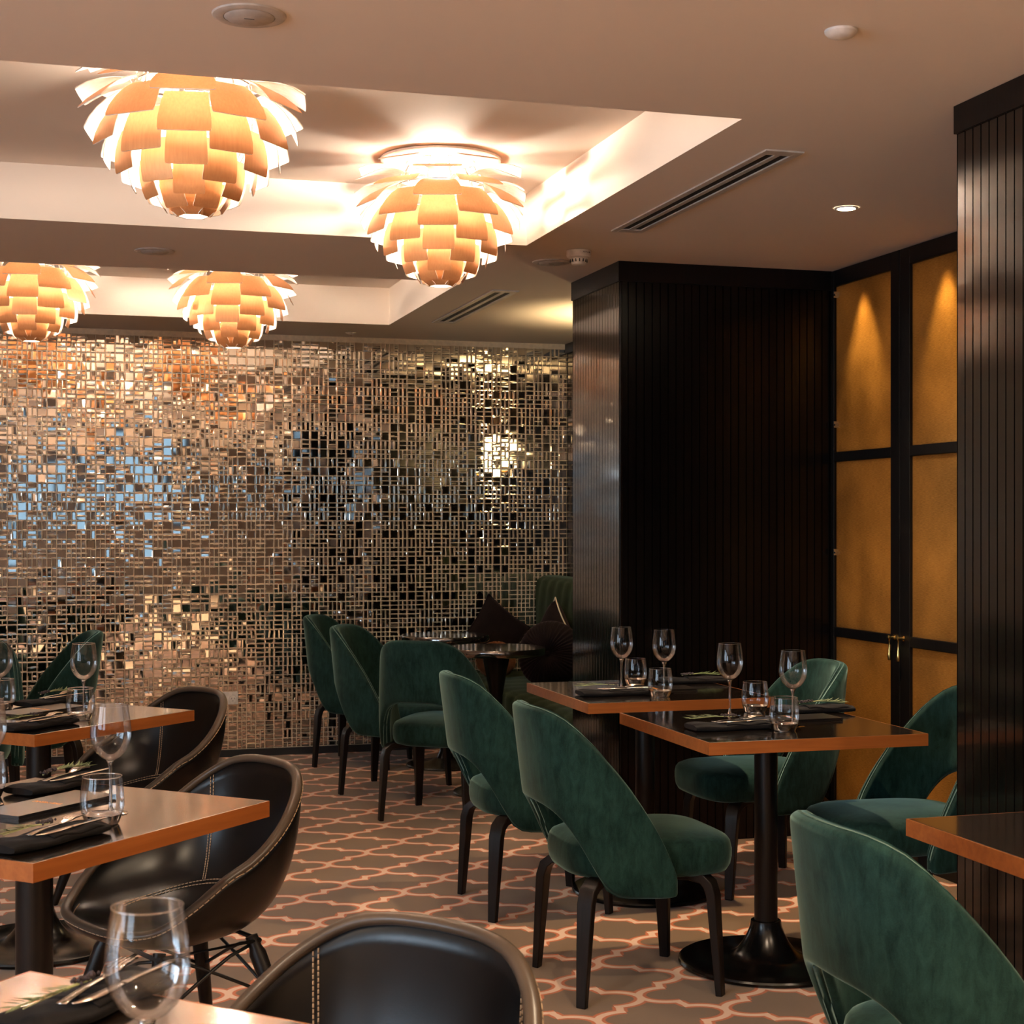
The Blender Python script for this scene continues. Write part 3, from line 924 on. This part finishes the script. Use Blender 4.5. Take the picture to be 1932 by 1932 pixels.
# ---------------------------------------------------------------- glassware
def make_wine():
    o = empty('wine_glass', (0,0,0))
    outer = [(.0045,.112),(.010,.1145),(.020,.120),(.031,.131),(.039,.146),(.0430,.163),(.0432,.175),(.0415,.195),(.0385,.215),(.0360,.231)]
    MB().lathe([(0,.1145)]+[(max(0,r),z+.0006) for r, z in outer[1:]], 40).build('bowl', M['glass'], o, smooth=180)
    MB().tube([(.0362*math.cos(2*PI*i/40), .0362*math.sin(2*PI*i/40), .2312) for i in range(40)], .0008, 6, closed=True).build('rim', M['sglass'], o, smooth=180)
    MB().lathe([(0,.1140),(.009,.1135),(.0065,.107),(.0042,.098),(.0036,.06),(.0036,.025),(.0045,.012),(.008,.0058)], 20).build('stem', M['sglass'], o, smooth=180)
    MB().lathe([(0,.0068),(.008,.0058),(.022,.0030),(.034,.0016),(.036,.0008),(.034,0),(0,0)], 40).build('foot', M['sglass'], o, smooth=60)
    return o
def make_tumbler():
    o = empty('water_tumbler', (0,0,0))
    pr = [(.0345,.012),(.0415,.022),(.0445,.036),(.0448,.050),(.0435,.070),(.0410,.088),(.0395,.099)]
    MB().lathe(pr, 40).build('wall', M['glass'], o, smooth=180)
    MB().tube([(.0397*math.cos(2*PI*i/40), .0397*math.sin(2*PI*i/40), .0992) for i in range(40)], .0011, 6, closed=True).build('rim', M['sglass'], o, smooth=180)
    MB().lathe([(0,.0145),(.02,.0135),(.032,.014),(.0385,.019),(.0412,.0225),(.0385,.014),(.0345,.004),(.032,0),(0,0)], 40).build('base', M['sglass'], o, smooth=60)
    return o
wine0 = make_wine(); tum0 = make_tumbler()
ZT = .7502
wines = [(2.095, 4.655, 'wine glass left of its pair on the table before the gold doors'),
         (2.165, 4.345, 'wine glass with a green chair showing through, on the table before the gold doors'),
         (2.030, 5.485, 'leftmost wine glass on the right side, standing on the second right table'),
         (2.130, 5.310, 'second wine glass from left on the right side, behind a tumbler'),
         (.115, 3.455, 'wine glass behind the large tumbler on the middle left table'),
         (.090, 5.240, 'wine glass on the rear left table, standing out against the dark green chair'),
         (.091, 1.640, 'biggest wine glass, in the bottom left corner nearest the camera'),
         (-.145, 3.640, 'wine glass cut by the left edge on the middle left table'),
         (-.175, 5.390, 'wine glass cut by the left edge on the rear left table')]
for i, (x, y, lb) in enumerate(wines):
    c = wine0 if i == 0 else copy_tree(wine0)
    c.location = (x, y, ZT); c.rotation_euler = (0, 0, i*.7)
    tag(c, lb, 'wine glass', 'wine glasses on the tables')
tums = [(2.205, 4.700, 'tumbler beside the left wine glass on the table before the gold doors'),
        (2.095, 4.262, 'tumbler overlapping a wine glass stem, at the front of the table before the gold doors'),
        (2.140, 5.630, 'tumbler farther back on the second right table, beside the leftmost wine glass'),
        (2.078, 5.218, 'tumbler at the front edge of the second right table'),
        (.094, 3.335, 'large tumbler at the front of the middle left table'),
        (.078, 5.120, 'tumbler on the rear left table in front of the wine glass stem'),
        (-.150, 3.730, 'tumbler cut by the left edge on the middle left table'),
        (-.170, 5.490, 'tumbler cut by the left edge on the rear left table')]
for i, (x, y, lb) in enumerate(tums):
    c = tum0 if i == 0 else copy_tree(tum0)
    c.location = (x, y, ZT); c.rotation_euler = (0, 0, i*.5)
    tag(c, lb, 'tumbler', 'water tumblers on the tables')

# ---------------------------------------------------------------- napkins, cutlery, herbs, menus
def make_napkin():
    o = empty('napkin', (0,0,0))
    lx, ly = .128, .050
    def body(u, v):
        a = 2*PI*v
        x = (2*u-1)*lx
        e = abs(2*u-1)
        c, s = math.cos(a), math.sin(a)
        yy = math.copysign(abs(c)**.55, c)*ly*(1-.10*e**6) + .004*math.sin(x*40)
        zz = math.copysign(abs(s)**.6, s)*.0095*(1-.25*e**8)
        zz += .0022*math.sin(x*55+1)*max(0, s) + .0016*math.sin(yy*130+x*30)*max(0, s)
        return (x, yy, .0100+zz)
    m = MB().grid(body, 30, 28, cv=True, flip=True)
    n = 28
    m.add([body(0, j/n) for j in range(n)], [tuple(range(n))]); m.add([body(1, j/n) for j in range(n)], [tuple(range(n-1,-1,-1))])
    m.build('folded_cloth', M['napkin'], o, smooth=60)
    def flap(u, v):
        x = -.03 + .152*u; y = -.046 + .086*v
        return (x + .02*v*u, y, .0205 + .0025*math.sin(u*9+v*4) - .006*max(0, u-.85)/.15 - .004*abs(2*v-1)**4)
    MB().grid(flap, 16, 10).build('fold', M['napkin'], o, smooth=180, solid=.003)
    return o
def make_fork():
    f = MB()
    f.grid(lambda u, v: (-.10+.12*u, (v-.5)*(.013-.006*u), .002+.0016*math.sin(u*PI)), 10, 2)
    f.grid(lambda u, v: (.02+.03*u, (v-.5)*(.007+.017*math.sin(u*PI/2)), .002+.004*u), 6, 4)
    for k in range(4):
        y = -.0093+k*.0062
        f.tube([(.048,y,.006),(.06,y*1.02,.0075),(.085,y,.007),(.098,y*.96,.0055)], .0016, 6, scale=[1.2,1,1,.6])
    o = f.build('fork', M['steel'], None, smooth=180, solid=.0018)
    return o
def make_knife():
    f = MB()
    f.grid(lambda u, v: (-.11+.11*u, (v-.5)*(.012-.003*u), .0015), 8, 2)
    f.grid(lambda u, v: (.0+.10*u, -.0045+ v*(.009+.008*math.sin(u*PI*.8))*(1-u**6*.8), .0015), 12, 2)
    return f.build('table_knife', M['steel'], None, smooth=180, solid=.0022)
def make_sprig(flower=True):
    o = empty('herb_sprig', (0,0,0))
    s = MB(); s.mat(0)
    def axis(t): return Vector((-.075+.15*t, .010*math.sin(t*3.2), .004+.004*math.sin(t*PI)))
    s.tube([axis(i/10) for i in range(11)], .0013, 6)
    s.tube([axis(.1)+Vector((0,.004,0)), axis(.5)+Vector((0,.008,.002)), axis(.9)+Vector((.01,.012,0))], .001, 5)
    s.mat(1)
    rnd = random.Random(3)
    for k in range(24):
        t = .34+.64*k/24; p = axis(t); side = 1 if k % 2 else -1
        L = .024+.012*rnd.random(); w = .0034; an = side*R(12+22*rnd.random()); el = R(2+18*rnd.random())
        d = Vector((math.cos(an)*math.cos(el), math.sin(an)*math.cos(el), math.sin(el))); q = Vector((-d.y, d.x, 0)).normalized()
        s.add([p, p+d*L*.4+q*w, p+d*L, p+d*L*.4-q*w, p+d*L*.4+Vector((0,0,.001))], [(0,1,4),(1,2,4),(2,3,4),(3,0,4)])
    s.build('leaves', [M['stem_green'], M['leaf_green']], o, smooth=0)
    if flower:
        fl_ = MB()
        for k in range(46):
            t = .30*k/46; p = axis(t) + Vector((rnd.gauss(0,.002), rnd.gauss(0,.0035), rnd.random()*.006))
            fl_.lathe([(0,-.003),(.0024,-.001),(.0024,.0012),(0,.0035)], 5, tuple(p))
        fl_.build('flower_head', M['lavender'], o, smooth=0)
    return o
def make_menu(lx=.30, ly=.122, words=True):
    o = empty('menu_card', (0,0,0))
    MB().box(-lx/2, lx/2, -ly/2, ly/2, 0, .0015).box(-lx/2, lx/2, -ly/2, ly/2, .0075, .009).box(-lx/2, -lx/2+.003, -ly/2, ly/2, .0015, .0075).build('cover', M['coverpaper'], o, smooth=0)
    MB().box(-lx/2+.003, lx/2-.004, -ly/2+.003, ly/2-.003, .0016, .0074).build('pages', M['coverpaper'], o, smooth=0)
    text('THE MENU', .017, M['foil'], (0, 0, .0091), (0,0,R(-90)), o)
    return o
nap0 = make_napkin(); fork0 = make_fork(); knife0 = make_knife(); sprig0 = make_sprig(); menu0 = make_menu()
used = set()
def place(src, loc, rz, label, cat, group, rx=0):
    c = src if src.name not in used else copy_tree(src)
    used.add(src.name)
    c.location = loc; c.rotation_euler = (rx, 0, rz)
    return tag(c, label, cat, group)
G = dict(n='folded black napkins', f='forks on the napkins', k='knives on the napkins', s='herb sprigs on the napkins', m='dark menu cards')
def off(x, y, a, u, v): return (x+u*math.cos(a)-v*math.sin(a), y+u*math.sin(a)+v*math.cos(a))
#      x, y, angle, what tells it apart, flip of the sprig
sets = [
 (1.955, 4.345, R(2), 'at the front left of the gold door table', 180, 1),
 (2.395, 4.660, R(-8), 'at the far right of the gold door table', 0, 0),
 (1.935, 5.318, R(2), 'at the front left of the second right table', 180, 1),
 (2.385, 5.640, R(-6), 'at the far right of the second right table', 0, 0),
 (-.014, 3.180, A1, 'at the front of the middle left table', 180, 1),
 (.010, 3.825, A1, 'behind the menu on the middle left table', 0, 1),
 (-.052, 4.972, A2, 'at the front of the rear left table', 180, 1),
 (-.010, 5.600, A2, 'on the rear left table nearest the mirror', 0, 1),
 (.040, 2.075, R(48), 'beside the biggest wine glass', 180, 1),
]
for i, (x, y, a, w, sf, cut) in enumerate(sets):
    place(nap0, (x, y, ZT), a, 'folded black napkin ' + w, 'napkin', G['n'])
    zt_ = ZT + .0235
    px, py = off(x, y, a, -.055, .005)
    if sf == 0: px, py = off(x, y, a, .03, .008)
    place(sprig0, (px, py, zt_ + (.008 if cut else 0)), a + R(sf), 'green herb sprig lying on the napkin ' + w, 'herb sprig', G['s'])
    if cut:
        px, py = off(x, y, a, .035, .012)
        place(fork0, (px, py, zt_), a + R(14), 'silver fork on the napkin ' + w, 'fork', G['f'])
        px, py = off(x, y, a, .045, -.022)
        place(knife0, (px, py, zt_), a + R(183), 'silver knife on the napkin ' + w, 'knife', G['k'])
for x, y, a, w in [(2.225, 4.480, R(182), 'dark menu card with orange lettering on the table before the gold doors'),
                   (2.130, 5.415, R(180), 'dark menu card between the glasses on the second right table'),
                   (-.014, 3.575, A1+PI, 'dark menu card with orange lettering behind the large tumbler, middle left table'),
                   (-.045, 5.375, A2+PI, 'dark menu card on the rear left table, behind the front napkin')]:
    place(menu0, (x, y, ZT), a, w, 'menu', G['m'])

# ---------------------------------------------------------------- alcove banquette and cushions
bq = empty('banquette', (2.96, 8.05, 0), 0, 'dark green upholstered banquette in the alcove behind the far column', 'bench')
sb = MB()
y0, y1 = -1.18, 1.17
def seat(u, v):
    pr = [(-.08,.0),(-.085,.02),(-.60,.02),(-.60,.36),(-.60,.41),(-.59,.437),(-.565,.450),(-.52,.455),(-.30,.457),(-.09,.455)]
    f = v*(len(pr)-1); i = min(int(f), len(pr)-2); t = f-i
    x = pr[i][0]+(pr[i+1][0]-pr[i][0])*t; z = pr[i][1]+(pr[i+1][1]-pr[i][1])*t
    y = y0+(y1-y0)*u
    if z > .40:
        z += .004*abs(math.sin(y*2*PI/.34))
    if x < -.55 and .03 < z < .44: x -= .010*abs(math.sin(y*2*PI/.34))
    return (x, y, z)
sb.grid(seat, 84, 27)
sb.build('seat', M['velvet2'], bq, smooth=60)
bb_ = MB()
def back(u, v):
    pr = [(-.10,.40),(-.105,.60),(-.11,.85),(-.105,.97),(-.095,1.015),(-.07,1.04),(-.02,1.048),(.03,1.045),(.07,1.03),(.09,1.0),(.09,.4)]
    f = v*(len(pr)-1); i = min(int(f), len(pr)-2); t = f-i
    x = pr[i][0]+(pr[i+1][0]-pr[i][0])*t; z = pr[i][1]+(pr[i+1][1]-pr[i][1])*t
    y = y0+(y1-y0)*u
    if x < -.08: x -= .008*abs(math.sin(y*2*PI/.30+z*5))
    return (x, y, z)
bb_.grid(back, 84, 30)
bb_.build('backrest', M['velvet2'], bq, smooth=60)

def square_cushion(name, half, thick, mat, pipe):
    o = empty(name, (0,0,0))
    def f(sgn):
        def g(u, v):
            x = 2*u-1; y = 2*v-1
            k = 1-.10*(1-abs(y)**2)*abs(x)**6; l = 1-.10*(1-abs(x)**2)*abs(y)**6
            h = max(0, (1-x**4)*(1-y**4))**.55
            return (x*half*k, sgn*thick*h, y*half*l)
        return g
    MB().grid(f(1), 16, 16).grid(f(-1), 16, 16, flip=True).build('body', mat, o, smooth=180)
    if pipe:
        pth = []
        for t in range(16): pth.append(f(1)(t/16, 0))
        for t in range(16): pth.append(f(1)(1, t/16))
        for t in range(16): pth.append(f(1)(1-t/16, 1))
        for t in range(16): pth.append(f(1)(0, 1-t/16))
        MB().tube(pth, .0045, 6, closed=True).build('piping', pipe, o, smooth=180)
    return o
c1 = square_cushion('square_cushion', .172, .065, M['plum'], M['plum'])
c1.location = (2.56, 9.10, .702); c1.rotation_euler = (R(-14), R(38), R(4))
tag(c1, 'dark plum square cushion standing on its corner against the mirror wall', 'cushion')
c2 = square_cushion('square_cushion', .172, .060, M['plum'], M['piping'])
c2.location = (2.735, 8.52, .702); c2.rotation_euler = (R(-10), R(36), R(-88))
tag(c2, 'dark square cushion with pale piping behind the round one', 'cushion')
rc = empty('round_cushion', (2.60, 8.15, .650), 0, 'round ruched dark plum cushion with centre button on the banquette', 'cushion')
def rcf(u, v):
    a = 2*PI*u; t = v*PI
    r_ = .185*math.sin(t)**.7; th = .068*math.cos(t)
    th *= 1 - .55*max(0, 1-(r_/.07))**1.2 if r_ < .07 else 1
    pl = .0045*math.sin(a*44 + 3*math.sin(a*3))*min(1, r_/.05)
    n = 1 if th > 0 else -1
    return (r_*math.cos(a)*(1+pl*.3), th+n*pl, r_*math.sin(a)*(1+pl*.3))
MB().grid(rcf, 176, 20, cu=True).build('body', M['plum'], rc, smooth=180)
bt = MB().lathe([(0,.018),(.012,.015),(.018,.006),(.019,0)], 16); bt.v = [(p[0], -p[2]-.032, p[1]) for p in bt.v]
bt.build('button', M['plum'], rc, smooth=180)
rc.rotation_euler = (R(-10), 0, R(-38))
fu = MB()
rr = random.Random(5)
def furf(u, v):
    a = 2*PI*u; t = v*PI; k = 1+.10*rr.random()
    return (.115*math.sin(t)*math.cos(a)*k, .09*math.sin(t)*math.sin(a)*k, .100*math.cos(t)*k)
fu.grid(furf, 40, 22, cu=True)
fo = fu.build('fur_cushion', M['fur'], None, smooth=60, loc=(2.47, 8.78, .570))
tag(fo, 'rust brown fluffy cushion half hidden under the front round table top', 'cushion')

# ---------------------------------------------------------------- wall socket
so = empty('wall_socket', (.97, YF-.008, .345), 0, 'white double wall socket low on the mirror wall beside the rear tub chair', 'socket')
MB().box(-.06, .06, -.010, .0, -.037, .037).build('plate', M['white'], so, smooth=0, bevel=.003)
for sx in (-.030, .030):
    k = MB(); k.lathe([(0,.001),(.021,.001),(.023,.003),(.0245,0)], 28)
    k.v = [(p[0]+sx, -.0105-p[2], p[1]-.006) for p in k.v]
    k.build('outlet', M['white'], so)
    h = MB()
    for ax, az, an in ((-.008,.004,25),(.008,.004,-25),(0,-.009,0)):
        h.T = Matrix.Translation((sx+ax, -.0118, az-.006)) @ Matrix.Rotation(R(an), 4, 'Y')
        h.box(-.0012, .0012, -.001, .001, -.0045, .0045)
    h.build('pin_hole', M['print'], so, smooth=0)
    MB().box(sx-.006, sx+.006, -.014, -.009, .019, .031).build('switch', M['white'], so, smooth=0, bevel=.001)

# ---------------------------------------------------------------- daylight through the windows
w = bpy.data.worlds.new('sky'); sc.world = w; w.use_nodes = True
bg = w.node_tree.nodes['Background']; bg.inputs[0].default_value = (.64, .82, 1.0, 1); bg.inputs[1].default_value = 3.3
def portal(loc, d, sx, sy):
    L = bpy.data.lights.new('window_portal', 'AREA'); L.shape = 'RECTANGLE'; L.size = sx; L.size_y = sy
    L.cycles.is_portal = True
    o = bpy.data.objects.new('window_portal', L); COL.objects.link(o); o.location = loc
    o.rotation_euler = Vector(d).to_track_quat('-Z', 'Y').to_euler()
for a, b in wx: portal(((a+b)/2, YN-.03, 1.835), (0,1,0), b-a, .97)
for a, b in [(-2.6,-.35), (.35,2.6)]: portal((XL-.03, (a+b)/2, 1.575), (1,0,0), b-a, 1.45)

# ---------------------------------------------------------------- camera
cd = bpy.data.cameras.new('camera'); cam = bpy.data.objects.new('camera', cd); COL.objects.link(cam)
cam.location = (0, 0, 1.374); cam.rotation_euler = (PI/2, 0, R(-16.3))
cd.sensor_width = 36; cd.sensor_fit = 'HORIZONTAL'; cd.lens = 36*2950/1932; cd.shift_y = 19/1932
cd.clip_start = .05
cd.dof.use_dof = True; cd.dof.focus_distance = 4.9; cd.dof.aperture_fstop = 14
sc.camera = cam

sc.view_settings.view_transform = 'Standard'; sc.view_settings.look = 'None'
sc.view_settings.gamma = 1; sc.view_settings.use_curve_mapping = False
sc.view_settings.exposure = 1.9
cy = sc.cycles
cy.use_denoising = True
cy.use_adaptive_sampling = True; cy.adaptive_threshold = .03
try: cy.denoiser = 'OPENIMAGEDENOISE'
except Exception: pass
cy.max_bounces = 9; cy.diffuse_bounces = 5; cy.glossy_bounces = 5; cy.transmission_bounces = 8; cy.transparent_max_bounces = 24
cy.caustics_reflective = False; cy.caustics_refractive = False
cy.sample_clamp_indirect = 6; cy.blur_glossy = .5
